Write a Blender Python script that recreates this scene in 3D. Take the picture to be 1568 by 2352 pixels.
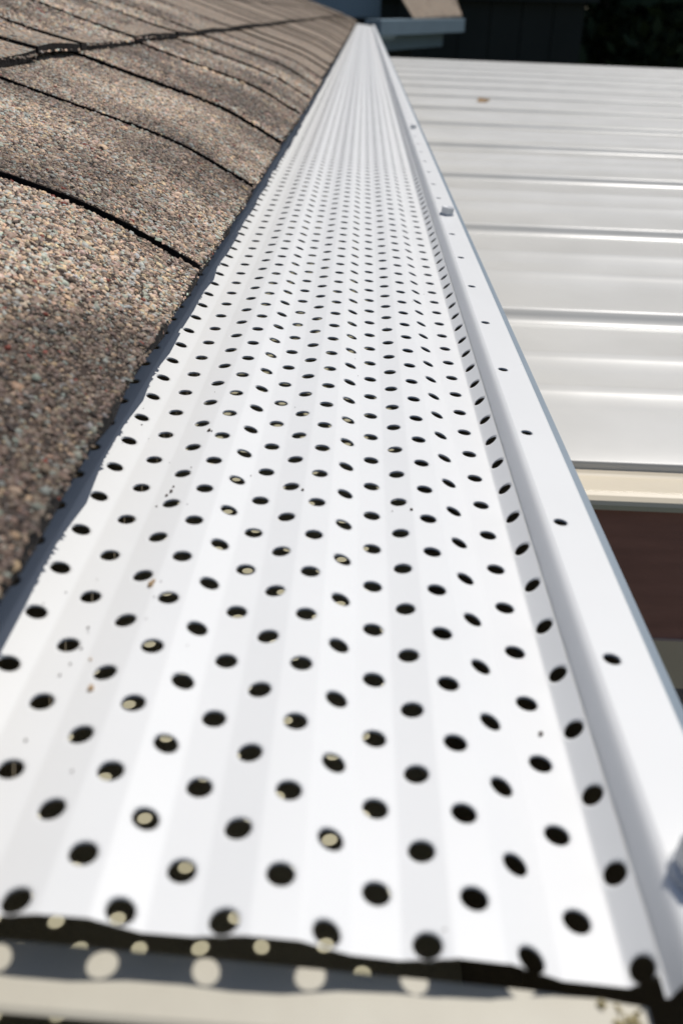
import bpy, bmesh, math, random
import numpy as np
from mathutils import Matrix, Vector

random.seed(7)
rng = np.random.default_rng(11)
scene = bpy.context.scene
for o in list(bpy.data.objects):
    bpy.data.objects.remove(o)

# ------------------------------------------------------------------ camera
EYE = 2.71                                    # height of the lens above the ground
cd = bpy.data.cameras.new('camera')
cam = bpy.data.objects.new('camera', cd)
scene.collection.objects.link(cam)
scene.camera = cam
F = 2100.0                                    # focal length in 1568 x 2352 pixels
yd = Vector((839 - 784, -(10 - 1176), -F)).normalized()       # gutter direction seen by the lens
hz = Vector((1, -math.tan(0.020), 0))
t_ = -(Vector((55, 1166, -F)) @ Vector((55, 1166, -F))) / (Vector((55, 1166, -F)) @ hz)
xd = -((Vector((55, 1166, -F)) + t_ * hz).normalized())
if xd.x < 0:
    xd = -xd
zd = xd.cross(yd)
R = Matrix((xd, yd, zd))                      # rows: world axes in lens coordinates
M4 = R.to_4x4()
M4.translation = (0, 0, EYE)
cam.matrix_world = M4
cd.sensor_fit = 'VERTICAL'
cd.sensor_height = 36
cd.sensor_width = 24
cd.lens = 36 * F / 2352
cd.clip_start = 0.01
cd.clip_end = 200
cd.dof.use_dof = True
cd.dof.focus_distance = 0.325
cd.dof.aperture_fstop = cd.lens / 1.9
cd.dof.aperture_blades = 0

# ------------------------------------------------------------------ light
SUN = Vector((0.36, 0.415, 1.0)).normalized()
world = bpy.data.worlds.new('World')
scene.world = world
world.use_nodes = True
wn = world.node_tree
sky = wn.nodes.new('ShaderNodeTexSky')
sky.sky_type = 'NISHITA'
sky.sun_disc = False
sky.sun_elevation = math.asin(SUN.z)
sky.sun_rotation = math.atan2(SUN.x, SUN.y)
bg = wn.nodes['Background']
bg.inputs['Strength'].default_value = 0.064
wn.links.new(sky.outputs[0], bg.inputs['Color'])
sd = bpy.data.lights.new('sun', 'SUN')
sd.energy = 3.25
sd.angle = math.radians(0.53)
sd.color = (1.0, 0.965, 0.91)
sun = bpy.data.objects.new('sun', sd)
scene.collection.objects.link(sun)
sun.rotation_euler = SUN.to_track_quat('Z', 'Y').to_euler()
sun.location = (2, 2, 8)
scene.view_settings.view_transform = 'Standard'
scene.view_settings.look = 'None'
scene.view_settings.exposure = 0.0
scene.view_settings.gamma = 1.0
scene.view_settings.use_curve_mapping = False
try:
    scene.cycles.max_bounces = 8
    scene.cycles.diffuse_bounces = 5
except Exception:
    pass

# ------------------------------------------------------------------ helpers
C = scene.collection


def link(o, parent=None):
    C.objects.link(o)
    if parent is not None:
        o.parent = parent
    return o


def tag(o, label=None, cat=None, group=None, kind=None):
    for k, v in (('label', label), ('category', cat), ('group', group), ('kind', kind)):
        if v:
            o[k] = v
    return o


def empty(name, loc=(0, 0, 0)):
    o = bpy.data.objects.new(name, None)
    o.location = loc
    o.empty_display_size = 0.05
    C.objects.link(o)
    return o


def npmesh(name, V, faces, mats, parent=None, midx=None, smooth=False):
    me = bpy.data.meshes.new(name)
    me.from_pydata([tuple(v) for v in V], [], faces)
    for m in mats if isinstance(mats, (list, tuple)) else [mats]:
        me.materials.append(m)
    if midx is not None:
        me.polygons.foreach_set('material_index', midx)
    if smooth:
        me.polygons.foreach_set('use_smooth', [True] * len(me.polygons))
    me.update()
    o = bpy.data.objects.new(name, me)
    link(o, parent)
    if parent is not None:
        o.matrix_parent_inverse = Matrix.Translation(-parent.location)
    return o


def box_vf(x0, x1, y0, y1, z0, z1):
    V = [(x0, y0, z0), (x1, y0, z0), (x1, y1, z0), (x0, y1, z0), (x0, y0, z1), (x1, y0, z1), (x1, y1, z1), (x0, y1, z1)]
    Fc = [(3, 2, 1, 0), (4, 5, 6, 7), (0, 1, 5, 4), (1, 2, 6, 5), (2, 3, 7, 6), (3, 0, 4, 7)]
    return V, Fc


def bevel_box(name, dims, mat, parent=None, bev=0.003, seg=2):
    bm = bmesh.new()
    V, Fc = box_vf(*dims)
    vs = [bm.verts.new(v) for v in V]
    for f in Fc:
        bm.faces.new([vs[i] for i in f])
    if bev:
        bmesh.ops.bevel(bm, geom=list(bm.edges), offset=bev, segments=seg, affect='EDGES', profile=0.5)
    me = bpy.data.meshes.new(name)
    bm.to_mesh(me)
    bm.free()
    me.materials.append(mat)
    o = bpy.data.objects.new(name, me)
    link(o, parent)
    if parent is not None:
        o.matrix_parent_inverse = Matrix.Translation(-parent.location)
    return o


def strip(name, prof, ys, mat, parent=None, smooth=False, closed=False, axis='y', zfun=None):
    """a profile polyline swept along y (prof = (x, z)) or along x (prof = (y, z))"""
    V, Fc = [], []
    n = len(prof)
    for y in ys:
        for a, z in prof:
            p = (a, y, z) if axis == 'y' else (y, a, z)
            if zfun:
                p = zfun(*p)
            V.append(p)
    m = n if closed else n - 1
    for j in range(len(ys) - 1):
        for i in range(m):
            k = (i + 1) % n
            q = (j * n + i, j * n + k, (j + 1) * n + k, (j + 1) * n + i)
            Fc.append(q if axis != 'y' else q[::-1] if False else q)
    if closed:
        Fc.append(tuple(range(n))[::-1])
        Fc.append(tuple(range((len(ys) - 1) * n, len(ys) * n)))
    return npmesh(name, V, Fc, mat, parent, smooth=smooth)


# ------------------------------------------------------------------ materials
def mat(name, col, rough=0.5, spec=0.5, noise=0.0, nscale=20.0, bump=0.0, bscale=300.0, metal=0.0, col2=None, detail=5.0, stretch=None):
    m = bpy.data.materials.new(name)
    m.use_nodes = True
    nt = m.node_tree
    b = nt.nodes['Principled BSDF']
    b.inputs['Base Color'].default_value = (*col, 1)
    b.inputs['Roughness'].default_value = rough
    b.inputs['Specular IOR Level'].default_value = spec
    b.inputs['Metallic'].default_value = metal
    tc = nt.nodes.new('ShaderNodeTexCoord')
    vec = tc.outputs['Object']
    if stretch:
        mp = nt.nodes.new('ShaderNodeMapping')
        mp.inputs['Scale'].default_value = stretch
        nt.links.new(vec, mp.inputs['Vector'])
        vec = mp.outputs[0]
    if noise or col2:
        n = nt.nodes.new('ShaderNodeTexNoise')
        n.inputs['Scale'].default_value = nscale
        n.inputs['Detail'].default_value = detail
        nt.links.new(vec, n.inputs['Vector'])
        cr = nt.nodes.new('ShaderNodeValToRGB')
        cr.color_ramp.elements[0].position = 0.3
        cr.color_ramp.elements[1].position = 0.7
        a = col2 if col2 else tuple(c * (1 - noise) for c in col)
        cr.color_ramp.elements[0].color = (*a, 1)
        cr.color_ramp.elements[1].color = (*col, 1)
        nt.links.new(n.outputs['Fac'], cr.inputs['Fac'])
        nt.links.new(cr.outputs[0], b.inputs['Base Color'])
    if bump:
        n2 = nt.nodes.new('ShaderNodeTexNoise')
        n2.inputs['Scale'].default_value = bscale
        n2.inputs['Detail'].default_value = 4
        nt.links.new(vec, n2.inputs['Vector'])
        bp = nt.nodes.new('ShaderNodeBump')
        bp.inputs['Strength'].default_value = bump
        bp.inputs['Distance'].default_value = 0.001
        nt.links.new(n2.outputs['Fac'], bp.inputs['Height'])
        nt.links.new(bp.outputs[0], b.inputs['Normal'])
    return m


def guard_mat():
    m = mat('white_painted_aluminium', (0.835, 0.835, 0.825), 0.42, 0.30, noise=0.03, nscale=28, bump=0.05, bscale=90)
    nt = m.node_tree
    b = nt.nodes['Principled BSDF']
    cr = [n for n in nt.nodes if n.type == 'VALTORGB'][0]
    tc = [n for n in nt.nodes if n.type == 'TEX_COORD'][0]
    # fine dust and small dark grains lying in the paint
    v = nt.nodes.new('ShaderNodeTexVoronoi')
    v.inputs['Scale'].default_value = 210
    v.inputs['Randomness'].default_value = 1
    nt.links.new(tc.outputs['Object'], v.inputs['Vector'])
    sp = nt.nodes.new('ShaderNodeValToRGB')
    sp.color_ramp.elements[0].position = 0.035
    sp.color_ramp.elements[0].color = (1, 1, 1, 1)
    sp.color_ramp.elements[1].position = 0.07
    sp.color_ramp.elements[1].color = (0, 0, 0, 1)
    nt.links.new(v.outputs['Distance'], sp.inputs['Fac'])
    sepc = nt.nodes.new('ShaderNodeSeparateColor')
    nt.links.new(v.outputs['Color'], sepc.inputs[0])
    thr = nt.nodes.new('ShaderNodeMath')
    thr.operation = 'GREATER_THAN'
    thr.inputs[1].default_value = 0.93
    nt.links.new(sepc.outputs[0], thr.inputs[0])
    mu = nt.nodes.new('ShaderNodeMath')
    mu.operation = 'MULTIPLY'
    nt.links.new(sp.outputs[0], mu.inputs[0])
    nt.links.new(thr.outputs[0], mu.inputs[1])
    mu2 = nt.nodes.new('ShaderNodeMath')
    mu2.operation = 'MULTIPLY'
    mu2.inputs[1].default_value = 0.75
    nt.links.new(mu.outputs[0], mu2.inputs[0])
    mx = nt.nodes.new('ShaderNodeMix')
    mx.data_type = 'RGBA'
    nt.links.new(mu2.outputs[0], mx.inputs[0])
    nt.links.new(cr.outputs[0], mx.inputs[6])
    mx.inputs[7].default_value = (0.14, 0.12, 0.10, 1)
    bv = nt.nodes.new('ShaderNodeBevel')
    bv.samples = 4
    bv.inputs['Radius'].default_value = 0.0011
    bpn = [q for q in nt.nodes if q.type == 'BUMP'][0]
    nt.links.new(bv.outputs[0], bpn.inputs['Normal'])
    nt.links.new(mx.outputs[2], b.inputs['Base Color'])
    return m


PAL = [(0.86, 0.60, 0.39), (0.55, 0.555, 0.485), (0.41, 0.295, 0.22), (0.12, 0.088, 0.068), (0.74, 0.555, 0.42)]
PAL2 = [tuple(c * 0.55 for c in q) for q in PAL]


def shingle_mat():
    m = bpy.data.materials.new('asphalt_granule_surface')
    m.use_nodes = True
    nt = m.node_tree
    b = nt.nodes['Principled BSDF']
    b.inputs['Roughness'].default_value = 0.85
    b.inputs['Specular IOR Level'].default_value = 0.3
    tc = nt.nodes.new('ShaderNodeTexCoord')
    v = nt.nodes.new('ShaderNodeTexVoronoi')
    v.inputs['Scale'].default_value = 560
    nt.links.new(tc.outputs['Object'], v.inputs['Vector'])
    sp = nt.nodes.new('ShaderNodeSeparateColor')
    nt.links.new(v.outputs['Color'], sp.inputs[0])
    n = nt.nodes.new('ShaderNodeTexNoise')
    n.inputs['Scale'].default_value = 9
    n.inputs['Detail'].default_value = 3
    nt.links.new(tc.outputs['Object'], n.inputs['Vector'])

    def ramp(stops):
        c = nt.nodes.new('ShaderNodeValToRGB')
        c.color_ramp.interpolation = 'CONSTANT'
        e = c.color_ramp.elements
        e[0].position, e[0].color = stops[0][0], (*stops[0][1], 1)
        e[1].position, e[1].color = stops[1][0], (*stops[1][1], 1)
        for p, q in stops[2:]:
            x = e.new(p)
            x.color = (*q, 1)
        nt.links.new(sp.outputs[0], c.inputs['Fac'])
        return c
    light = ramp([(0, PAL2[3]), (0.10, PAL2[2]), (0.40, PAL2[1]), (0.66, PAL2[4]), (0.82, PAL2[0])])
    dark = ramp([(0, PAL2[3]), (0.2, PAL2[2]), (0.66, PAL2[1]), (0.82, PAL2[4]), (0.94, PAL2[0])])
    oi = nt.nodes.new('ShaderNodeObjectInfo')
    ma = nt.nodes.new('ShaderNodeMath')
    ma.operation = 'MULTIPLY_ADD'
    ma.inputs[1].default_value = 0.22
    nt.links.new(oi.outputs['Random'], ma.inputs[0])
    nt.links.new(n.outputs['Fac'], ma.inputs[2])
    rm = nt.nodes.new('ShaderNodeMapRange')
    rm.inputs[1].default_value = 0.48
    rm.inputs[2].default_value = 0.72
    nt.links.new(ma.outputs[0], rm.inputs[0])
    mx = nt.nodes.new('ShaderNodeMix')
    mx.data_type = 'RGBA'
    nt.links.new(rm.outputs[0], mx.inputs[0])
    nt.links.new(dark.outputs[0], mx.inputs[6])
    nt.links.new(light.outputs[0], mx.inputs[7])
    nt.links.new(mx.outputs[2], b.inputs['Base Color'])
    bp = nt.nodes.new('ShaderNodeBump')
    bp.inputs['Strength'].default_value = 0.5
    bp.inputs['Distance'].default_value = 0.0008
    nt.links.new(v.outputs['Distance'], bp.inputs['Height'])
    nt.links.new(bp.outputs[0], b.inputs['Normal'])
    return m


def granule_mat():
    m = bpy.data.materials.new('stone_granule')
    m.use_nodes = True
    nt = m.node_tree
    b = nt.nodes['Principled BSDF']
    a = nt.nodes.new('ShaderNodeAttribute')
    a.attribute_name = 'tone'
    nt.links.new(a.outputs['Color'], b.inputs['Base Color'])
    b.inputs['Roughness'].default_value = 0.6
    b.inputs['Specular IOR Level'].default_value = 0.4
    return m


M_GUARD = guard_mat()
M_SHINGLE = shingle_mat()
M_GRAN = granule_mat()
M_BED = mat('asphalt_bed', (0.075, 0.055, 0.045), 0.9, 0.2, noise=0.4, nscale=300, bump=0.5, bscale=600)
M_ASPHALT = mat('black_asphalt_edge', (0.022, 0.019, 0.018), 0.9, 0.2, noise=0.5, nscale=400, bump=0.6, bscale=700)
M_CREAM = mat('cream_gutter_enamel', (0.60, 0.555, 0.43), 0.5, 0.35, col2=(0.50, 0.45, 0.33), nscale=45)
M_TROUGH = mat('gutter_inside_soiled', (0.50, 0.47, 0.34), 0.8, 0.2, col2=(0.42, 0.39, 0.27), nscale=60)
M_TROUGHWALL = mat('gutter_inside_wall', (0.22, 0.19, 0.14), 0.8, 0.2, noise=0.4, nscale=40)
M_NOSE = mat('shade_toned_lip_enamel', (0.27, 0.335, 0.40), 0.4, 0.4, noise=0.06, nscale=30)  # lip's shaded look put into the colour: darker, bluer than its enamel
M_STRAP = mat('cream_strap_enamel', (0.60, 0.565, 0.47), 0.5, 0.3, col2=(0.55, 0.51, 0.42), nscale=60, bump=0.1, bscale=200)
M_ROOF = mat('white_roof_sheet', (0.735, 0.72, 0.68), 0.30, 0.27, col2=(0.66, 0.645, 0.605), nscale=11, bump=0.12, bscale=45, detail=9.0)
M_BEAMCREAM = mat('cream_beam_enamel', (0.82, 0.725, 0.56), 0.25, 0.6, noise=0.06, nscale=20)
M_BROWN = mat('red_brown_stain', (0.54, 0.255, 0.20), 0.7, 0.25, noise=0.25, nscale=16, bump=0.2, bscale=60, stretch=(1, 6, 6))
M_SCREW = mat('white_coated_screw', (0.70, 0.71, 0.72), 0.35, 0.5, noise=0.1, nscale=200)
M_FASCIA = mat('brown_fascia_paint', (0.06, 0.05, 0.045), 0.7, 0.2, noise=0.2, nscale=12)
M_WALL = mat('tan_wall_render', (0.40, 0.35, 0.29), 0.9, 0.1, noise=0.15, nscale=9, bump=0.3, bscale=120)
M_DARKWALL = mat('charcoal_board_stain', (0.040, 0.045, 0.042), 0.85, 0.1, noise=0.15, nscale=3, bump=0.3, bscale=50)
M_CONC = mat('patio_concrete', (0.36, 0.33, 0.29), 0.9, 0.1, noise=0.25, nscale=3, bump=0.3, bscale=80)
M_LEAF = mat('dark_evergreen_leaf', (0.035, 0.055, 0.02), 0.6, 0.2, col2=(0.018, 0.03, 0.012), nscale=3)
M_BARK = mat('grey_brown_bark', (0.10, 0.075, 0.055), 0.9, 0.1, noise=0.4, nscale=12, bump=0.5, bscale=40)
M_GRASS = mat('lawn_soil', (0.05, 0.07, 0.025), 0.95, 0.05, col2=(0.07, 0.06, 0.035), nscale=2)
M_DRY = mat('dry_leaf_brown', (0.55, 0.38, 0.22), 0.7, 0.2, noise=0.3, nscale=60)
M_CRUMB = mat('dark_grit', (0.10, 0.075, 0.06), 0.9, 0.1, noise=0.3, nscale=500)
M_STRAW = mat('yellow_grit', (0.45, 0.38, 0.20), 0.9, 0.1, noise=0.3, nscale=300)
M_GREYBLUE = mat('shade_toned_wing_paint', (0.24, 0.32, 0.38), 0.6, 0.3, noise=0.08, nscale=6)  # blue cast of shade on white trim, put into the base colour

# ------------------------------------------------------------------ setting
gv, gf = box_vf(-60, 60, -60, 60, -0.4, -0.004)
g = npmesh('ground', gv, gf, M_GRASS)
tag(g, kind='structure')
p = bevel_box('patio', (-0.2, 4.2, -1.4, 6.0, -0.2, 0.0), M_CONC, None, 0.01)
tag(p, kind='structure')

Y_END = 6.3          # far end of the gutter
Z0 = EYE             # all measured heights below are relative to the lens

# ------------------------------------------------------------------ gutter
gutter = empty('gutter', (-0.02, 3.1, Z0 - 0.196))
tag(gutter, 'long eaves gutter with front lip in shade-toned blue-grey under the white perforated cover', 'gutter')
ys = [0.052] + list(np.linspace(0.1, Y_END, 24))


def P(l):
    return [(x, Z0 + z) for x, z in l]


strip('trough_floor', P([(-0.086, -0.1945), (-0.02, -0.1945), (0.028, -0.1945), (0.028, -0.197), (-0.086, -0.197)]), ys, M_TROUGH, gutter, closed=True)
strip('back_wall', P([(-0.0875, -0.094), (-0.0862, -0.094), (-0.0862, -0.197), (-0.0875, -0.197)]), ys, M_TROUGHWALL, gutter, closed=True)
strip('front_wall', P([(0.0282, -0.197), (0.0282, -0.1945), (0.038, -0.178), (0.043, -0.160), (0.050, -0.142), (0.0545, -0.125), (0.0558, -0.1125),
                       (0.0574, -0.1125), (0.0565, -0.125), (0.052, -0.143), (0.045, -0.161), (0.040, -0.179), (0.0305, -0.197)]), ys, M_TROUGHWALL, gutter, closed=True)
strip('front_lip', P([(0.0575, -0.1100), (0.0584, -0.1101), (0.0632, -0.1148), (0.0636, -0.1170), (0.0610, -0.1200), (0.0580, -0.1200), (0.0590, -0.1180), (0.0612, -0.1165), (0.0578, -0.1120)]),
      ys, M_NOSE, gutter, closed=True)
bevel_box('end_cap', (-0.086, 0.055, 0.050, 0.0515, Z0 - 0.196, Z0 - 0.112), M_TROUGHWALL, gutter, 0.0004, 1)  # unseen near cap, added so the trough interior stays dark
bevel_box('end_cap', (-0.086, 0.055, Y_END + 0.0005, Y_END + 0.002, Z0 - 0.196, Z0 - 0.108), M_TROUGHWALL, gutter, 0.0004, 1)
# cream strap lying across the open end, just below the cover
sv, sf = [], []
xs = np.linspace(-0.0855, 0.0415, 40)
for k, x in enumerate(xs):
    zt = Z0 - 0.1132 - 0.068 * (x + 0.0187) + 0.0001 * math.sin(x * 90)
    yn = 0.0693 - 0.004 * (x + 0.03)
    yf = 0.0784 - (0.015 if x < -0.0166 else 0.03) * (x + 0.0166)
    if x > 0.030:
        yn += 0.0012 * random.random()
        yf -= 0.0012 * random.random()
    sv += [(x, yn, zt - 0.0011), (x, yn - 0.0002, zt - 0.0004), (x, yn + 0.0006, zt), (x, yf, zt + 0.0001), (x, yf, zt - 0.0011)]
for k in range(len(xs) - 1):
    for i in range(5):
        j = (i + 1) % 5
        sf.append((k * 5 + i, k * 5 + j, (k + 1) * 5 + j, (k + 1) * 5 + i))
sf += [(4, 3, 2, 1, 0), tuple(range((len(xs) - 1) * 5, len(xs) * 5))]
npmesh('hanger_strap', sv, sf, M_STRAP, gutter)

# ------------------------------------------------------------------ perforated cover
guard = empty('gutter_guard', (0, 3.1, Z0 - 0.11))
tag(guard, 'white perforated metal gutter guard running away beside the brown shingles', 'gutter guard')
PITCH = 0.015625
ROW0 = 0.07924
CX = {-4: -0.0965, -3: -0.0893, -2: -0.0820, -1: -0.0748, 0: -0.0672, 1: -0.0596, 2: -0.05146, 3: -0.0427, 4: -0.03597, 5: -0.02909, 6: -0.0225, 7: -0.01552, 8: -0.00864,
      9: -0.00192, 10: 0.00483, 11: 0.01166, 12: 0.01872, 13: 0.0258, 14: 0.0338, 15: 0.0410}
SL = {-4: -0.1, -3: -0.38, -2: -0.12, -1: 0.08, 0: -0.1, 1: -0.34, 2: -0.06, 3: 0.105, 4: -0.072, 5: -0.37, 6: -0.075, 7: 0.085, 8: -0.092, 9: -0.40, 10: -0.13, 11: 0.075,
      12: -0.132, 13: -0.44, 14: -0.12, 15: 0.90}
cols = sorted(CX)
BND = {}
for i in cols[:-1]:
    BND[i] = 0.5 * (CX[i] + CX[i + 1])          # right edge of strip i
BND[15] = 0.0429
BND[14] = 0.0391
BND[-5] = -0.100
zc = {}                                          # height of strip i at its centre
zl = {10: None}
zc[10] = -0.1100
for i in range(11, 16):
    zc[i] = zc[i - 1] + SL[i - 1] * (BND[i - 1] - CX[i - 1]) + SL[i] * (CX[i] - BND[i - 1])
for i in range(9, -5, -1):
    zc[i] = zc[i + 1] - SL[i + 1] * (CX[i + 1] - BND[i]) - SL[i] * (BND[i] - CX[i])
# measured: column 2 at -0.1038, column 14 at -0.1148 -> tilt the whole by a hair to agree
tl = ((-0.11469 - zc[14]) - (-0.10387 - zc[2])) / (CX[14] - CX[2])
off = -0.10387 - zc[2] - tl * CX[2]
for i in cols:
    zc[i] += off + tl * CX[i]
    SL[i] += tl


def sheet_z(x):
    for i in cols:
        if x <= BND[i]:
            return Z0 + zc[i] + SL[i] * (x - CX[i])
    return Z0 + zc[15]


HR = 0.00207
CUTOFF = {11: 0.96, 13: 0.78, 15: 0.80}


def y_cut(x):
    # where the sheet was snipped: a hair below the first row of holes, cutting into them at the front side
    k = min(1.0, max(0.0, (x - 0.006) / 0.016))
    return ROW0 - 0.00222 + 0.00050 * k + 0.00004 * math.sin(x * 300)


def cell(V, Fc, i, yc, n, thick, ycut=None, y0=None, y1=None):
    xl, xr = BND[i - 1], BND[i]
    y0 = yc - PITCH / 2 if y0 is None else y0
    y1 = yc + PITCH / 2 if y1 is None else y1
    cx, m = CX[i], SL[i]
    cosm = 1 / math.hypot(1, m)
    if i == 15:
        cx = 0.5 * (xl + xr)
    base = len(V)
    ang = [2 * math.pi * (k + 0.5) / n for k in range(n)]
    corners = [math.atan2(b - yc, a - cx) % (2 * math.pi) for a, b in ((xl, y0), (xr, y0), (xr, y1), (xl, y1))]
    cpos = [(xl, y0), (xr, y0), (xr, y1), (xl, y1)]
    used = {}
    for c, q in zip(corners, cpos):
        k = min(range(n), key=lambda k: abs((ang[k] - c + math.pi) % (2 * math.pi) - math.pi) + (10 if k in used else 0))
        used[k] = q
    outer = []
    for k in range(n):
        if k in used:
            outer.append(used[k])
            continue
        a = ang[k]
        dx, dy = math.cos(a), math.sin(a)
        tx = ((xr - cx) / dx if dx > 0 else (xl - cx) / dx) if abs(dx) > 1e-9 else 1e9
        ty = ((y1 - yc) / dy if dy > 0 else (y0 - yc) / dy) if abs(dy) > 1e-9 else 1e9
        t = min(tx, ty)
        outer.append((cx + dx * t, yc + dy * t))
    rad = HR
    ring = [(cx + rad * math.cos(a) * cosm, yc + rad * math.sin(a)) for a in ang]
    if i == 15:                                  # the last strip ends in a slightly scalloped crease
        outer = [(x - (0.00008 * math.cos(2 * math.pi * (y - yc) / PITCH) if x > xr - 1e-6 else 0), y) for x, y in outer]

    def z(x):
        return Z0 + zc[i] + m * (x - CX[i])
    ed = None
    for pts, dz in ((outer, 0), (ring, 0), (ring, -thick)):
        for (x, y) in pts:
            if ycut is not None:
                y = max(y, ycut(x) if callable(ycut) else ycut)
            V.append((x, y, z(x) + dz))
    for k in range(n):
        j = (k + 1) % n
        Fc.append((base + k, base + j, base + n + j, base + n + k))
        if ycut is not None and ring[k][1] < ycut(ring[k][0]) and ring[j][1] < ycut(ring[j][0]):
            continue
        Fc.append((base + n + k, base + n + j, base + 2 * n + j, base + 2 * n + k))


V, Fc = [], []
nrow = int((Y_END - ROW0) / PITCH)
for i in cols:
    ph = 0.0 if i % 2 else 0.5
    for r in range(0, nrow):
        yc = ROW0 + (r + ph) * PITCH
        n = 22 if yc < 0.62 else (12 if yc < 1.6 else 8)
        if r == 0 and i % 2:
            cc = CUTOFF.get(i, 1.1)
            cell(V, Fc, i, yc, 40, 0.0005, ycut=y_cut)
        elif r == 0:
            y0 = y_cut(CX[i])
            cell(V, Fc, i, yc, n, 0.0005, y0=y0)
        else:
            cell(V, Fc, i, yc, n, float(np.interp(yc, [0.3, 0.6, 1.2], [0.0005, 0.00033, 0.00022])))
panel = npmesh('perforated_panel', V, Fc, M_GUARD, guard)

# front mounting flange: rises from the crease, rounds over and lies on the gutter's front lip
LIP0 = 0.134 * 0.105 / 0.103 - 4 * 0.0515
prof = [(0.04258, -0.11275), (0.0430, -0.1127), (0.0433, -0.1121), (0.0442, -0.1100), (0.0450, -0.1082), (0.0455, -0.10745), (0.0461, -0.10705), (0.0468, -0.1069)]
V, Fc = [], []
fy = [0.0745] + list(np.linspace(0.09, 1.0, 40)) + list(np.linspace(1.1, Y_END, 40))
rough = [0.00003 * math.sin(y * 9.0) for y in fy]
for y, w in zip(fy, rough):
    for x, z in prof:
        V.append((x + w, y, Z0 + z))
n = len(prof)
for j in range(len(fy) - 1):
    for i in range(n - 1):
        Fc.append((j * n + i, j * n + i + 1, (j + 1) * n + i + 1, (j + 1) * n + i))
fl_wall = npmesh('upturned_flange', V, Fc, M_GUARD, guard, smooth=True)
V, Fc = [], []
XL, XR, XH = 0.0468, 0.0572, 0.0497


def lipz(x):
    return Z0 - 0.1069 - 0.10 * (x - 0.0468)


def lip_cell(y0, y1, yh, n=18, r=0.00165):
    base = len(V)
    ang = [2 * math.pi * (k + 0.5) / n for k in range(n)]
    used = {}
    for q in ((XL, y0), (XR, y0), (XR, y1), (XL, y1)):
        c = math.atan2(q[1] - yh, q[0] - XH) % (2 * math.pi)
        k = min(range(n), key=lambda k: abs((ang[k] - c + math.pi) % (2 * math.pi) - math.pi) + (10 if k in used else 0))
        used[k] = q
    for k in range(n):
        if k in used:
            q = used[k]
        else:
            dx, dy = math.cos(ang[k]), math.sin(ang[k])
            t = min((XR - XH) / dx if dx > 0 else (XL - XH) / dx, (y1 - yh) / dy if dy > 0 else (y0 - yh) / dy)
            q = (XH + dx * t, yh + dy * t)
        V.append((q[0], q[1], lipz(q[0])))
    for dz in (0, -0.0005):
        for a in ang:
            x, y = XH + r * math.cos(a), yh + r * math.sin(a)
            V.append((x, y, lipz(x) + dz))
    for k in range(n):
        j = (k + 1) % n
        Fc.append((base + k, base + j, base + n + j, base + n + k))
        Fc.append((base + n + k, base + n + j, base + 2 * n + j, base + 2 * n + k))


h0 = 0.1385 - 0.0522
k = 0
y = 0.0745
while y < Y_END - 0.03:
    yh = h0 + k * 0.0522
    y1 = min(yh + 0.0261, Y_END)
    if k == 0:                                   # the screw sits in the first hole
        b = len(V)
        V += [(XL, y, lipz(XL)), (XR, y, lipz(XR)), (XR, y1, lipz(XR)), (XL, y1, lipz(XL))]
        Fc.append((b, b + 1, b + 2, b + 3))
    else:
        lip_cell(y, y1, yh, 18 if yh < 0.7 else 10, 0.00165 if k != 1 else 0.0017)
    y = y1
    k += 1
# rolled front edge of the flange
b = len(V)
edge = [(XR, lipz(XR)), (XR + 0.0005, lipz(XR) - 0.0002), (XR + 0.0007, lipz(XR) - 0.0008), (XR + 0.0006, lipz(XR) - 0.0026)]
for yy in (0.0745, Y_END):
    for x, z in edge:
        V.append((x, yy, z))
for i in range(3):
    Fc.append((b + i, b + i + 1, b + 4 + i + 1, b + 4 + i))
V += [(XL, 0.0745, lipz(XL)), (XR, 0.0745, lipz(XR)), (XR, 0.0745, lipz(XR) - 0.0006), (XL, 0.0745, lipz(XL) - 0.0006)]
b = len(V) - 4
Fc.append((b, b + 3, b + 2, b + 1))
npmesh('mounting_flange', V, Fc, M_GUARD, guard)


def screw_mesh():
    bm = bmesh.new()
    def ringv(r, z, n, rot=0.0):
        return [bm.verts.new((r * math.cos(2 * math.pi * k / n + rot), r * math.sin(2 * math.pi * k / n + rot), z)) for k in range(n)]
    def bridge(a, c):
        for k in range(len(a)):
            bm.faces.new((a[k], a[(k + 1) % len(a)], c[(k + 1) % len(a)], c[k]))
    n = 18
    a = ringv(0.0050, 0.0, n)
    c = ringv(0.0052, 0.0004, n)
    d = ringv(0.0049, 0.0009, n)
    e = ringv(0.0040, 0.0012, n)
    bridge(a, c)
    bridge(c, d)
    bridge(d, e)
    bm.faces.new(e)
    h0_ = ringv(0.0047, 0.0009, 6, 0.35)
    h1 = ringv(0.0047, 0.0056, 6, 0.35)
    h2 = ringv(0.0042, 0.0063, 6, 0.35)
    h3 = ringv(0.0030, 0.0057, 6, 0.35)
    bridge(h0_, h1)
    bridge(h1, h2)
    bridge(h2, h3)
    bm.faces.new(h3)
    bmesh.ops.recalc_face_normals(bm, faces=bm.faces)
    me = bpy.data.meshes.new('screw')
    bm.to_mesh(me)
    bm.free()
    me.materials.append(M_SCREW)
    return me


sm = screw_mesh()
sy = [0.0895, 0.556, 0.986]
for k, yy in enumerate(sy):
    if yy > Y_END - 0.05:
        break
    o = bpy.data.objects.new('screw', sm)
    link(o, guard)
    x = 0.0510 if k else 0.0513
    o.matrix_parent_inverse = Matrix.Translation(-guard.location)
    o.location = (x, yy, lipz(x) + 0.0001)
    o.scale = [(1, 1, 1), (0.86, 0.86, 0.70), (0.7, 0.7, 0.5)][k]
    o.rotation_euler = (0, 0.1, [0.35, 0.1][k] if k < 2 else random.uniform(0, 1))

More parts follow.
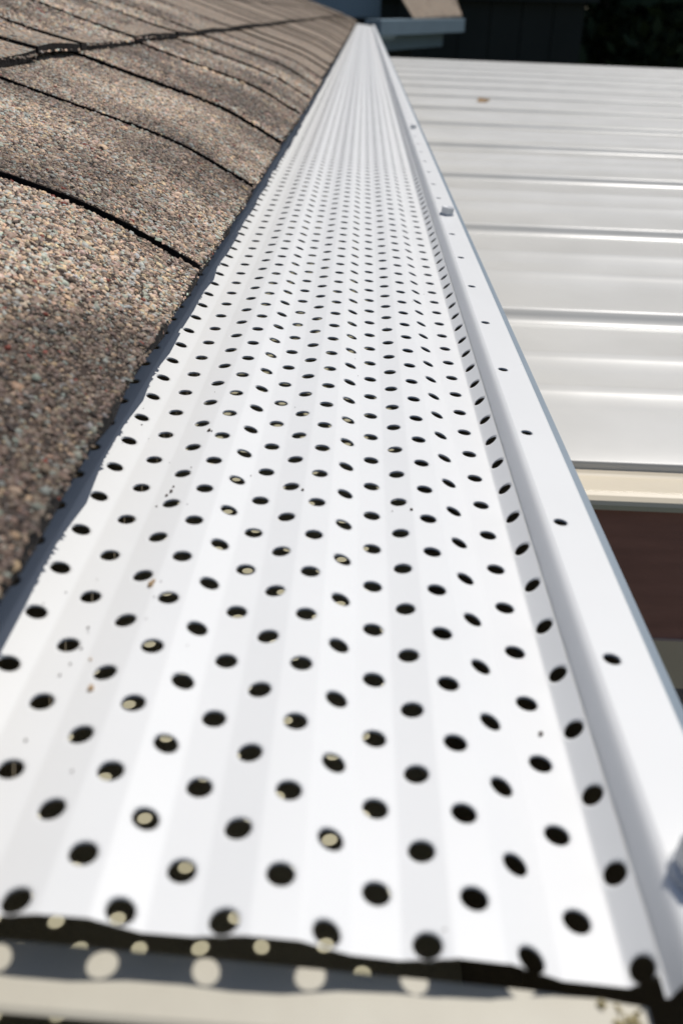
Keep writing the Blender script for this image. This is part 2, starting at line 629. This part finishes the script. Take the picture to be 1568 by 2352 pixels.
# ------------------------------------------------------------------ house with the shingle roof
house = empty('house', (-1.2, 3.0, 0))
tag(house, 'brown house whose gritty asphalt shingles droop over the covered gutter', 'house')
EX = [(-0.3, -0.0560), (0.117, -0.0555), (0.24, -0.0560), (0.318, -0.0557), (0.4845, -0.0542), (0.642, -0.0541), (0.8175, -0.0524), (1.8, -0.0510), (3.1, -0.0496), (6.5, -0.0476)]


def eave_x(y):
    return float(np.interp(y, [e[0] for e in EX], [e[1] for e in EX])) + 0.00025 * math.sin(y * 23) + 0.0002 * math.sin(y * 71 + 1)


PD = np.array([0, 0.0136, 0.0317, 0.051, 0.0743, 0.1002, 0.1262, 3.5])
PZ = np.array([0, 0.0077, 0.0178, 0.0252, 0.0324, 0.0407, 0.0493, 0.0493 + 0.33 * (3.5 - 0.1262)])


def roof_z(d, y):
    # smooth reading of the measured droop profile
    s = sum(float(np.interp(d + e, PD, PZ)) for e in (-0.008, -0.004, 0, 0.004, 0.008)) / 5
    if d < 0.009:
        s = float(np.interp(d, PD, PZ)) * (1 - (0.009 - d) / 0.009 * 0.0)
    return Z0 - 0.0812 + s - 0.0022 * max(0.0, y - 0.8)


def course_d(c, y):
    """distance up the slope of the butt edge of course c"""
    e = 0.126 - 0.0095 * max(0.0, min(y, 5.5) - 0.8)
    return c * e


Y_ROOF = 6.35
seams1 = [-0.30, 0.085, 0.318, 0.4805, 0.642, 0.82]
while seams1[-1] < Y_ROOF - 0.2:
    seams1.append(seams1[-1] + random.choice([0.13, 0.165, 0.185, 0.15, 0.27]))
seams1[-1] = Y_ROOF
def lift2(y):
    return float(np.interp(y, [0, 0.50, 0.55, 0.59, 0.63, 0.67, 0.78, 0.84, 0.98, 1.06, 1.18, 1.3, 1.5, 1.8, 2.2, 2.6, 6.5],
                           [0.0008, 0.0008, 0.0022, 0.0042, 0.0040, 0.0012, 0.0006, 0.0030, 0.0022, 0.0007, 0.0024, 0.001, 0.003, 0.001, 0.003, 0.001, 0.002]))


seams2 = [-0.25, 0.12, 0.38, 0.562, 0.645, 0.80]
while seams2[-1] < Y_ROOF - 0.2:
    seams2.append(seams2[-1] + random.choice([0.11, 0.17, 0.14, 0.2, 0.26]))
seams2[-1] = Y_ROOF
TH = 0.0032


def zone(X, Y, tone):
    """blend of the colour drop: 0 dark brown, 1 multicoloured"""
    w = 0.5 + 0.28 * np.sin(31 * Y + 9 * X + tone * 7) + 0.22 * np.sin(58 * X - 17 * Y + tone * 11) + 0.15 * np.sin(97 * Y + 61 * X)
    return np.clip(w + tone - 0.5, 0, 1)


def seam_rise(a):
    return 0.0004 if a < 0.3 else (0.0006 if a < 0.6 else 0.0018)


def granules(name, y0, y1, d0, d1, lift, parent, dens, size, zonefun, tone, ramp=0.0, rim=True):
    area = (y1 - y0) * (d1 - d0)
    N = int(area * dens)
    Y = rng.uniform(y0 - 0.0004, y1 + 0.0004, N)
    D = rng.uniform(d0 - 0.0006, d1, N)
    edge = (rng.random(N) < 0.022) & rim                 # grains stuck round the rolled lower edge
    D[edge] = d0 + rng.uniform(0.0001, 0.0011, edge.sum())
    ex = np.array([eave_x(a) for a in np.linspace(y0, y1, 60)])
    EXs = np.interp(Y, np.linspace(y0, y1, 60), ex)
    X = EXs - D
    dd = np.linspace(-0.002, 0.6, 800)
    zz = np.array([roof_z(max(a, 0), 0) for a in dd])
    Z = np.interp(D, dd, zz) - 0.0022 * np.maximum(0, Y - 0.8) + lift + ramp * (1 - (Y - y0) / (y1 - y0))
    slope = (np.interp(D + 0.002, dd, zz) - np.interp(D - 0.002, dd, zz)) / 0.004
    nx = slope / np.sqrt(1 + slope ** 2)
    nz = 1 / np.sqrt(1 + slope ** 2)
    # irregular flat-topped grains: four sides and a top, the underside sits in the asphalt
    base = np.array([(1, 0, -0.5), (0, 1, -0.5), (-1, 0, -0.5), (0, -1, -0.5), (0.72, 0, 0.5), (0, 0.72, 0.5), (-0.72, 0, 0.5), (0, -0.72, 0.5)], float)
    jit = np.concatenate([rng.uniform(0.7, 1.25, (N, 4, 1))] * 2, 1)
    skew = rng.uniform(-0.3, 0.3, (N, 8, 3))
    skew[:, :, 2] *= 0.6
    sz = size * rng.lognormal(0, 0.30, (N, 1, 1))
    el = np.stack([rng.uniform(0.9, 1.35, N), rng.uniform(0.65, 1.0, N), rng.uniform(0.30, 0.62, N)], 1)[:, None, :]
    Pq = (base[None] * np.concatenate([jit, jit, np.ones_like(jit)], 2) + skew * 0.6) * el * sz * 0.5
    th = rng.uniform(0, 2 * np.pi, N)
    ct, st = np.cos(th)[:, None], np.sin(th)[:, None]
    px = Pq[:, :, 0] * ct - Pq[:, :, 1] * st
    py = Pq[:, :, 0] * st + Pq[:, :, 1] * ct
    pz = Pq[:, :, 2]
    ta = rng.normal(0, 0.17, N)[:, None]
    tb = rng.normal(0, 0.17, N)[:, None]
    pz2 = pz + px * ta + py * tb
    # lay into the roof slope
    gx = px * nz[:, None] + pz2 * nx[:, None]
    gz = -px * nx[:, None] + pz2 * nz[:, None]
    up = (0.04 + 0.20 * rng.random(N)) * sz[:, 0, 0]
    Z[edge] -= rng.uniform(0, 0.0030, edge.sum())
    VX = X[:, None] + gx + (nx * up)[:, None]
    VY = Y[:, None] + py
    VZ = Z[:, None] + gz + (nz * up)[:, None]
    verts = np.stack([VX, VY, VZ], 2).reshape(-1, 3)
    quad = np.array([(4, 5, 6, 7), (0, 1, 5, 4), (1, 2, 6, 5), (2, 3, 7, 6), (3, 0, 4, 7)])
    idx = (np.arange(N)[:, None, None] * 8 + quad[None]).reshape(-1)
    me = bpy.data.meshes.new(name)
    me.vertices.add(N * 8)
    me.vertices.foreach_set('co', verts.ravel())
    nt_ = N * 5
    me.loops.add(nt_ * 4)
    me.loops.foreach_set('vertex_index', idx.astype(np.int32))
    me.polygons.add(nt_)
    me.polygons.foreach_set('loop_start', np.arange(0, nt_ * 4, 4, dtype=np.int32))
    me.polygons.foreach_set('loop_total', np.full(nt_, 4, dtype=np.int32))
    me.update(calc_edges=True)
    w = zonefun(X, Y, tone)
    u = rng.random(N)
    pl = np.array([0.155, 0.25, 0.29, 0.15, 0.155])[None] * w[:, None] + np.array([0.045, 0.11, 0.57, 0.21, 0.065])[None] * (1 - w[:, None])
    cum = np.cumsum(pl, 1)
    pick = (u[:, None] > cum[:, :4]).sum(1)
    col = np.array(PAL)[pick] * (0.40 + 0.60 * w)[:, None] * rng.uniform(0.75, 1.25, (N, 1)) * rng.uniform(0.93, 1.07, (N, 3))
    red = rng.random(N) < 0.006
    col[red] = (0.22, 0.05, 0.03)
    colf = np.ones((N, 8, 4))
    colf[:, :, :3] = np.clip(col, 0, 0.9)[:, None, :]
    at = me.attributes.new('tone', 'FLOAT_COLOR', 'POINT')
    at.data.foreach_set('color', colf.astype(np.float32).ravel())
    me.materials.append(M_GRAN)
    o = bpy.data.objects.new('granules', me)
    link(o, parent)
    tag(o, kind='stuff')
    o.parent = parent
    return o


def front_zone(X, Y, tone):
    # the near tab: multicoloured in its middle, plain brown towards the near end
    dx = -0.055 - X
    lim = 0.258 - 1.5 * dx
    k = np.clip((Y - lim) / 0.04 + 0.25 * np.sin(60 * X + 40 * Y) + 0.5, 0, 1)
    e = 1 - 0.55 * np.clip((0.016 - (0.318 - Y)) / 0.012, 0, 1) * (0.5 + 0.5 * np.sin(70 * X))
    return np.clip((0.93 + 0.12 * np.sin(45 * Y + 30 * X)) * k * e, 0, 1)


def shingle(y0, y1, d0fun, d1, lift, course, gap=0.0026, curl=0.0, tone=0.5, parent=house, ramp=0.0, bed=False):
    """one shingle tab: granule-coated top, black asphalt edges"""
    y0 += gap / 2
    y1 -= gap / 2
    L = d1 - d0fun((y0 + y1) / 2)
    ny = max(3, min(14, int((y1 - y0) / 0.02)))
    near = y0 < 1.3
    nd = 16 if near and course == 0 else 8
    ts = np.linspace(0, 1, nd + 1) ** 1.3
    V, Fc, mi = [], [], []
    for yy in np.linspace(y0, y1, ny + 1):
        rise = ramp * (1 - (yy - y0) / (y1 - y0))
        dd0 = d0fun(yy)
        wob = 0.0005 * math.sin(yy * 190 + course) + 0.0004 * math.sin(yy * 417)
        for t in ts:
            d = dd0 + (d1 - dd0) * t + (wob if t == 0 else 0)
            up = lift + (curl(yy) if callable(curl) else curl) * max(0, 1 - t * 3) ** 2
            V.append((eave_x(yy) - d, yy, roof_z(d, yy) + up + rise))
    nV = len(V)
    V += [(x, yy, z - TH - ramp) for x, yy, z in V]
    w = nd + 1
    for j in range(ny):
        for i in range(nd):
            a = j * w + i
            Fc.append((a, a + w, a + w + 1, a + 1))
            mi.append(0)
            Fc.append((nV + a, nV + a + 1, nV + a + w + 1, nV + a + w))
            mi.append(1)
        a = j * w
        Fc.append((a, nV + a, nV + a + w, a + w))
        mi.append(1)
        a = j * w + nd
        Fc.append((a, a + w, nV + a + w, nV + a))
        mi.append(1)
    for i in range(nd):
        Fc.append((i, i + 1, nV + i + 1, nV + i))
        mi.append(1)
        a = ny * w + i
        Fc.append((a, nV + a, nV + a + 1, a + 1))
        mi.append(1)
    V = [(x, y, z) for x, y, z in V]
    o = npmesh('shingle', V, Fc, [M_BED if bed else M_SHINGLE, M_ASPHALT], parent, midx=mi, smooth=False)
    for pgn in o.data.polygons:
        if pgn.material_index == 0:
            pgn.use_smooth = True
    return o


for a, b_ in zip(seams1[:-1], seams1[1:]):
    tone = 0.5 + random.uniform(-0.22, 0.22)
    s = shingle(a, b_, lambda y: 0.0, 0.150, 0.0, 0, gap=0.0050, tone=tone, ramp=seam_rise(a), bed=a < 1.2)
    if a < 1.2:
        big = a < 0.3
        go = granules('granules', a + 0.0034, b_ - 0.0034, 0.0, 0.135, 0.0, s, 1750000 if a < 0.6 else 650000, 0.00130 if a < 0.6 else 0.0019, front_zone if big else zone, {0.318: 0.40, 0.4805: 0.54}.get(a, tone), ramp=seam_rise(a))
for a, b_ in zip(seams2[:-1], seams2[1:]):
    tone = 0.5 + random.uniform(-0.2, 0.2)
    curl = lift2
    s = shingle(a, b_, lambda y: course_d(1, y), course_d(1, 3) + 0.17, TH + 0.001, 1, gap=0.0045, curl=curl, tone=tone, ramp=0.0012)
    if 0.2 < a < 1.3:
        granules('granules', a + 0.003, b_ - 0.003, 0.1262, 0.285, TH + 0.001, s, 300000, 0.0021, zone, tone, ramp=0.0012, rim=False)
for c in (2, 3, 4, 5, 6, 7):
    y = -0.25 + random.uniform(-0.1, 0.05)
    while y < Y_ROOF - 0.02:
        y2 = min(Y_ROOF, y + random.choice([0.22, 0.3, 0.26, 0.34]))
        if Y_ROOF - y2 < 0.1:
            y2 = Y_ROOF
        shingle(y, y2, lambda q, c=c: course_d(c, q), course_d(c, 3) + 0.17, TH + 0.001 + 0.0002 * c, c, gap=0.003, curl=random.choice([0.0003, 0.001, 0.002]), ramp=0.0016)
        y = y2
# starter layer and deck under the tabs
V, Fc = [], []
yl = np.linspace(-0.35, Y_ROOF - 0.01, 60)
dl = [0.0008, 0.03, 0.07, 0.13, 0.3, 0.6, 0.95]
for yy in yl:
    for d in dl:
        V.append((eave_x(yy) - d, yy, roof_z(d, yy) - TH - 0.0012))
for yy in yl:
    for d in dl:
        V.append((eave_x(yy) - d - 0.012, yy, roof_z(d, yy) - 0.018))
n = len(dl)
h = len(yl) * n
for j in range(len(yl) - 1):
    for i in range(n - 1):
        a = j * n + i
        Fc.append((a, a + n, a + n + 1, a + 1))
        Fc.append((h + a, h + a + 1, h + a + n + 1, h + a + n))
    Fc.append((j * n, h + j * n, h + j * n + n, j * n + n))
npmesh('roof_deck', V, Fc, M_ASPHALT, house)
bevel_box('fascia_board', (-0.112, -0.0885, -0.35, Y_ROOF - 0.02, Z0 - 0.24, Z0 - 0.092), M_FASCIA, house, 0.002)
bevel_box('wall', (-2.2, -0.35, -0.35, Y_ROOF - 0.1, 0.0, Z0 - 0.16), M_WALL, house, 0.005)
bevel_box('soffit', (-0.36, -0.1135, -0.35, Y_ROOF - 0.05, Z0 - 0.24, Z0 - 0.225), M_FASCIA, house, 0.002)
V, Fc = [], []                                  # gable triangle closing the far end of the roof
for x, z in ((-0.12, Z0 - 0.16), (-2.2, Z0 - 0.16), (-2.2, Z0 + 0.35), (-0.98, Z0 + 0.21), (-0.12, Z0 - 0.075)):
    V.append((x, Y_ROOF - 0.02, z))
for x, z in ((-0.12, Z0 - 0.16), (-2.2, Z0 - 0.16), (-2.2, Z0 + 0.35), (-0.98, Z0 + 0.21), (-0.12, Z0 - 0.075)):
    V.append((x, Y_ROOF - 0.05, z))
Fc = [(0, 1, 2, 3, 4), (9, 8, 7, 6, 5)] + [(k, k + 5, (k + 1) % 5 + 5, (k + 1) % 5) for k in range(5)]
npmesh('gable_board', V, Fc, M_FASCIA, house)

# ------------------------------------------------------------------ white patio cover beside the gutter
cover = empty('patio_cover', (1.8, 2.9, 0))
tag(cover, 'white ribbed metal patio cover with a cream front edge right of the gutter', 'patio cover')


def roof_tilt(x, y, z):
    return (x, y, z - 0.017 * (x - 0.16))


edges = [0.4817, 0.768, 1.114, 1.495, 1.852]
while edges[-1] < 5.05:
    edges.append(edges[-1] + 0.360)
XA, XB = -0.088, 3.9
for k in range(len(edges) - 1):
    a, b_ = edges[k], edges[k + 1]
    P_ = b_ - a
    pts = []

    def add(y, z):
        pts.append((y, Z0 - 0.230 + z))
    # from the near end of the pan to the far end; the standing joint is at the far end, two low beads in the pan
    if k == 0:
        add(a, -0.006)
        add(a + 0.0002, -0.0006)
        add(a + 0.0012, 0.0)
    else:
        add(a + 0.0005, 0.000)
        add(a + 0.0030, 0.0036)
        add(a + 0.0055, 0.0052)
        add(a + 0.0090, 0.0052)
        add(a + 0.0180, 0.0020)
        add(a + 0.0300, 0.0)
    for c in (0.36, 0.60):
        yb = a + P_ * c
        add(yb - 0.024, 0.0)
        add(yb - 0.016, 0.0006)
        add(yb - 0.006, 0.0044)
        add(yb + 0.000, 0.0064)
        add(yb + 0.005, 0.0064)
        add(yb + 0.010, 0.0046)
        add(yb + 0.017, 0.0010)
        add(yb + 0.024, 0.0)
    add(b_ - 0.034, 0.0)
    add(b_ - 0.020, -0.0028)
    add(b_ - 0.010, -0.0050)
    add(b_ - 0.004, -0.0050)
    add(b_ + 0.0005, 0.000)
    if k == len(edges) - 2:
        pts[-1] = (b_, Z0 - 0.230 - 0.012)
    strip('roof_panel', pts, [XA, 0.4, 1.2, 2.4, XB], M_ROOF, cover, smooth=True, axis='x', zfun=roof_tilt)
# cream extrusion under the sheet's near edge
pf = [(0.60, -0.2420), (0.60, -0.2362), (0.4815, -0.2362), (0.4800, -0.2347), (0.4785, -0.2344), (0.4770, -0.2354), (0.4755, -0.2362), (0.4570, -0.2362), (0.4545, -0.2348), (0.4520, -0.2343),
      (0.4490, -0.2350), (0.4462, -0.2368), (0.4452, -0.2390), (0.4452, -0.2420)]
strip('edge_beam', [(y, Z0 + z) for y, z in pf], [XA, 1.0, XB], M_BEAMCREAM, cover, axis='x', closed=True, zfun=roof_tilt)
strip('fascia_plank', [(y, Z0 + z) for y, z in ((0.449, -0.2423), (0.449, -0.3300), (0.49, -0.3300), (0.49, -0.2423))], [XA, 1.0, XB], M_BROWN, cover, axis='x', closed=True, zfun=roof_tilt)
M_RAIL = mat('cream_rail_enamel', (0.86, 0.68, 0.50), 0.5, 0.4, noise=0.05, nscale=20)
strip('lower_rail', [(y, Z0 + z) for y, z in ((0.4465, -0.3303), (0.4465, -0.3660), (0.492, -0.3660), (0.492, -0.3303))], [XA, 1.0, XB], M_RAIL, cover, axis='x', closed=True, zfun=roof_tilt)
for yb in (2.6, 5.05):
    strip('cross_beam', [(yb, Z0 - 0.243), (yb, Z0 - 0.36), (yb + 0.05, Z0 - 0.36), (yb + 0.05, Z0 - 0.243)], [XA, XB], M_BROWN, cover, axis='x', closed=True, zfun=roof_tilt)
for yb in (0.425, 2.58, 5.03):
    bevel_box('post', (3.6, 3.69, yb + 0.024, yb + 0.064, 0.0, Z0 - 0.43), M_BROWN, cover, 0.004)

# ------------------------------------------------------------------ wing of the house past the far end of the gutter
wing = empty('house_wing', (0.6, 8.6, 0))
tag(wing, 'shaded house wing with gutter in shade-toned blue-grey and small tan roof beyond the gutter end', 'house')


def rot_box(name, ax, ay, bx, by, w, z0, z1, m, bev=0.004):
    """a bar from (ax, ay) to (bx, by), w thick to the left of that line"""
    d = Vector((bx - ax, by - ay)).normalized()
    nrm = Vector((-d.y, d.x)) * w
    V = [(ax, ay), (bx, by), (bx + nrm.x, by + nrm.y), (ax + nrm.x, ay + nrm.y)]
    vs = [(x, y, z0) for x, y in V] + [(x, y, z1) for x, y in V]
    bm = bmesh.new()
    q = [bm.verts.new(v) for v in vs]
    for f in [(3, 2, 1, 0), (4, 5, 6, 7), (0, 1, 5, 4), (1, 2, 6, 5), (2, 3, 7, 6), (3, 0, 4, 7)]:
        bm.faces.new([q[i] for i in f])
    bmesh.ops.bevel(bm, geom=list(bm.edges), offset=bev, segments=2, affect='EDGES', profile=0.5)
    me = bpy.data.meshes.new(name)
    bm.to_mesh(me)
    bm.free()
    me.materials.append(m)
    o = bpy.data.objects.new(name, me)
    link(o, wing)
    o.matrix_parent_inverse = Matrix.Translation(-wing.location)
    return o


rot_box('eaves_gutter', 0.11, 7.15, 0.84, 8.75, 0.12, Z0 - 0.192, Z0 - 0.090, M_GREYBLUE)
rot_box('fascia', -0.02, 7.20, 0.66, 8.70, 0.06, Z0 - 0.30, Z0 - 0.192, M_GREYBLUE)
rot_box('wall', -0.25, 7.40, 0.40, 8.75, 1.6, 0.0, Z0 - 0.305, M_DARKWALL)
V = [(0.335, 8.05, Z0 - 0.084), (0.800, 8.78, Z0 - 0.076), (0.52, 8.90, Z0 + 0.115), (-0.1, 7.6, Z0 + 0.23), (0.02, 7.9, Z0 + 0.18)]
V = [(0.36, 7.78, Z0 - 0.080), (0.815, 8.78, Z0 - 0.066), (0.70, 9.3, Z0 + 0.25), (0.12, 8.0, Z0 + 0.25)]
V2 = [(x, y, z - 0.014) for x, y, z in V]
npmesh('roof', V + V2, [(0, 1, 2, 3), (7, 6, 5, 4), (0, 4, 5, 1), (1, 5, 6, 2), (2, 6, 7, 3), (3, 7, 4, 0)], M_SHINGLE, wing)
rot_box('gable_wall', -0.45, 7.75, 0.12, 8.05, 0.1, Z0 - 0.09, Z0 + 0.3, M_GREYBLUE)

# ------------------------------------------------------------------ dark boundary behind
shed = empty('shed', (1.2, 10.2, 0))
tag(shed, 'dark grey shed wall in shade beyond the white ribbed roof', 'shed')
x = -1.2
while x < 2.05:
    w = 0.30
    bevel_box('plank', (x, x + w - 0.008, 10.0, 10.03, 0.0, Z0 + 0.05), M_DARKWALL, shed, 0.003, 1)
    x += w
bevel_box('wall', (-1.18, 2.04, 10.035, 11.2, 0.0, Z0 - 0.05), M_DARKWALL, shed, 0.01)
V, Fc = box_vf(-1.35, 2.2, 9.9, 11.35, Z0 + 0.052, Z0 + 0.10)
npmesh('roof', V, Fc, M_DARKWALL, shed)


def leaf_mesh(name, centres, radii, n, size, m, parent=None, seed=1):
    r = np.random.default_rng(seed)
    cs = np.array(centres)
    rs = np.array(radii)
    k = r.integers(0, len(cs), n)
    v = r.normal(0, 1, (n, 3))
    v /= np.linalg.norm(v, axis=1)[:, None]
    rad = r.random(n) ** 0.45
    c = cs[k] + v * rad[:, None] * rs[k]
    a = r.normal(0, 1, (n, 3))
    a /= np.linalg.norm(a, axis=1)[:, None]
    b = np.cross(a, r.normal(0, 1, (n, 3)))
    b /= np.linalg.norm(b, axis=1)[:, None]
    s = size * r.uniform(0.6, 1.4, (n, 1))
    q = np.stack([c - a * s, c + b * s * 0.45, c + a * s, c - b * s * 0.45], 1).reshape(-1, 3)
    f = np.arange(n * 4).reshape(-1, 4)
    me = bpy.data.meshes.new(name)
    me.from_pydata(q.tolist(), [], f.tolist())
    me.materials.append(m)
    o = bpy.data.objects.new(name, me)
    link(o, parent)
    if parent is not None:
        o.matrix_parent_inverse = Matrix.Translation(-parent.location)
    return o


def tree(x, y, hgt, rad, label, seed):
    t = empty('tree', (x, y, 0))
    tag(t, label, 'tree', 'dark trees behind the roofs')
    r = random.Random(seed)
    V, Fc = [], []
    def limb(p, q, r0, r1, n=8, s=5):
        b = len(V)
        p, q = Vector(p), Vector(q)
        d = (q - p).normalized()
        u = d.orthogonal().normalized()
        w = d.cross(u)
        for j in range(s + 1):
            tt = j / s
            c = p.lerp(q, tt) + u * 0.06 * math.sin(tt * 5 + seed)
            rr = r0 + (r1 - r0) * tt
            for k in range(n):
                a = 2 * math.pi * k / n
                V.append(tuple(c + (u * math.cos(a) + w * math.sin(a)) * rr))
        for j in range(s):
            for k in range(n):
                Fc.append((b + j * n + k, b + j * n + (k + 1) % n, b + (j + 1) * n + (k + 1) % n, b + (j + 1) * n + k))
    top = (x + r.uniform(-0.3, 0.3), y, hgt * 0.85)
    limb((x, y, -0.02), top, 0.16, 0.04)
    cents, rads = [], []
    for k in range(16):
        z = hgt * r.uniform(0.28, 0.95)
        a = r.uniform(0, 6.28)
        rr = rad * r.uniform(0.2, 0.85) * (1.15 - 0.6 * z / hgt)
        c = (x + rr * math.cos(a), y + rr * math.sin(a), z)
        cents.append(c)
        s = rad * r.uniform(0.35, 0.6)
        rads.append((s, s, s * 0.75))
        limb((x, y, z * 0.8), c, 0.05, 0.015, 5, 3)
    npmesh('trunk', V, Fc, M_BARK, t)
    leaf_mesh('crown', cents, rads, 9000, 0.11, M_LEAF, t, seed)


tree(3.05, 12.6, 7.5, 2.1, 'dark leafy tree with a bare trunk right of the grey shed wall', 3)
tree(5.2, 13.4, 8.0, 2.3, 'dark leafy tree at the right behind the white roof', 5)
tree(-0.6, 13.6, 8.5, 2.4, 'dark tree rising behind the blue-grey wing of the house', 8)
tree(1.6, 13.2, 8.0, 2.3, 'dark tree directly behind the grey shed wall', 12)
cents = [(xx, 15.2 + 0.5 * math.sin(xx * 2), zz) for xx in np.arange(-8, 12, 0.9) for zz in (0.6, 1.6, 2.6, 3.6, 4.4)]
hd = leaf_mesh('hedge', cents, [(0.9, 0.7, 0.8)] * len(cents), 26000, 0.14, M_LEAF, None, 21)
tag(hd, 'tall dark hedge closing off the view behind the trees', 'hedge')
tag(hd, kind='stuff')

# ------------------------------------------------------------------ small things
# a curled dry leaf lying on the white cover
V, Fc = [], []
nl, nw = 10, 4
for i in range(nl + 1):
    t = i / nl
    wid = 0.026 * math.sin(math.pi * min(1, t * 0.94 + 0.03)) ** 0.8
    for j in range(-nw, nw + 1):
        s = j / nw
        V.append((0.075 * (t - 0.5) + 0.01 * s * s, wid * s, 0.010 + 0.022 * abs(s) ** 1.5 * math.sin(math.pi * t) + 0.035 * (t - 0.35) ** 2 + 0.002 * math.sin(9 * t + 5 * s)))
w = 2 * nw + 1
for i in range(nl):
    for j in range(w - 1):
        a = i * w + j
        Fc.append((a, a + 1, a + w + 1, a + w))
lf = npmesh('dry_leaf', V, Fc, M_DRY, None, smooth=True)
lf.location = (0.3225, 2.73, Z0 - 0.2425)
lf.rotation_euler = (0.1, 0.0, 0.9)
lf.scale = (0.75, 0.5, 0.75)
tag(lf, 'curled dry brown leaf lying on the white ribbed roof', 'leaf')


def crumbs(name, spots, m, parent=None):
    V, Fc = [], []
    for x, y, s in spots:
        z = sheet_z(x)
        b = len(V)
        rot = random.uniform(0, 6.28)
        for k in range(6):
            a = rot + k * math.pi / 3
            r = s * random.uniform(0.6, 1.15)
            V.append((x + r * math.cos(a) * 0.7, y + r * math.sin(a), z + 0.00015))
        for k in range(6):
            a = rot + k * math.pi / 3
            r = s * random.uniform(0.35, 0.7)
            V.append((x + r * math.cos(a) * 0.7, y + r * math.sin(a), z + s * random.uniform(0.45, 0.8)))
        for k in range(6):
            j = (k + 1) % 6
            Fc.append((b + k, b + j, b + 6 + j, b + 6 + k))
        Fc.append(tuple(range(b + 6, b + 12)))
    return npmesh(name, V, Fc, m, parent)


spots = [(-0.0437, 0.1945, 0.0008), (-0.0445, 0.1925, 0.0006), (-0.0436, 0.1970, 0.0005), (-0.0398, 0.2300, 0.0008), (-0.0391, 0.2296, 0.0005), (-0.0124, 0.2018, 0.0006),
         (0.0148, 0.2000, 0.0006), (0.0100, 0.1995, 0.0003), (0.0352, 0.1260, 0.0007), (0.0349, 0.1255, 0.0004)]
for k in range(24):
    spots.append((random.uniform(-0.061, -0.038), random.uniform(0.10, 0.26), random.choice([0.0002, 0.00025, 0.0003, 0.0004])))
for k in range(12):
    spots.append((random.uniform(-0.055, 0.040), random.uniform(0.09, 0.6), random.choice([0.00018, 0.00022, 0.0003])))
cr = crumbs('grit_crumbs', spots, M_CRUMB)
tag(cr, 'scattered dark grit crumbs fallen on the white gutter guard', 'grit', kind='stuff')
cr2 = crumbs('leaf_flakes', [(-0.0403, 0.1535, 0.0011), (-0.0399, 0.1548, 0.0007), (-0.0440, 0.1218, 0.0010), (-0.0463, 0.1300, 0.0005)], M_DRY)
tag(cr2, 'tan flakes of leaf beside a hole in the guard', 'leaf flakes', kind='stuff')
V, Fc = [], []
for k in range(14):
    x = random.uniform(0.034, 0.0405)
    yy = random.uniform(0.0705, 0.0765)
    z = Z0 - 0.1132 - 0.068 * (x + 0.0187)
    s = random.uniform(0.0004, 0.0010)
    b = len(V)
    for q in ((1, 0, 0), (-1, 0, 0), (0, 1, 0), (0, -1, 0), (0, 0, 1), (0, 0, -1)):
        j = random.uniform(0.6, 1.2)
        V.append((x + q[0] * s * j, yy + q[1] * s * j, z + s * 0.5 + q[2] * s * j * 0.7))
    for f in ((0, 2, 4), (2, 1, 4), (1, 3, 4), (3, 0, 4), (2, 0, 5), (1, 2, 5), (3, 1, 5), (0, 3, 5)):
        Fc.append(tuple(b + i for i in f))
yg = npmesh('straw_crumbs', V, Fc, M_STRAW)
tag(yg, 'yellow crumbs of debris in the corner where the strap meets the gutter lip', 'debris', kind='stuff')
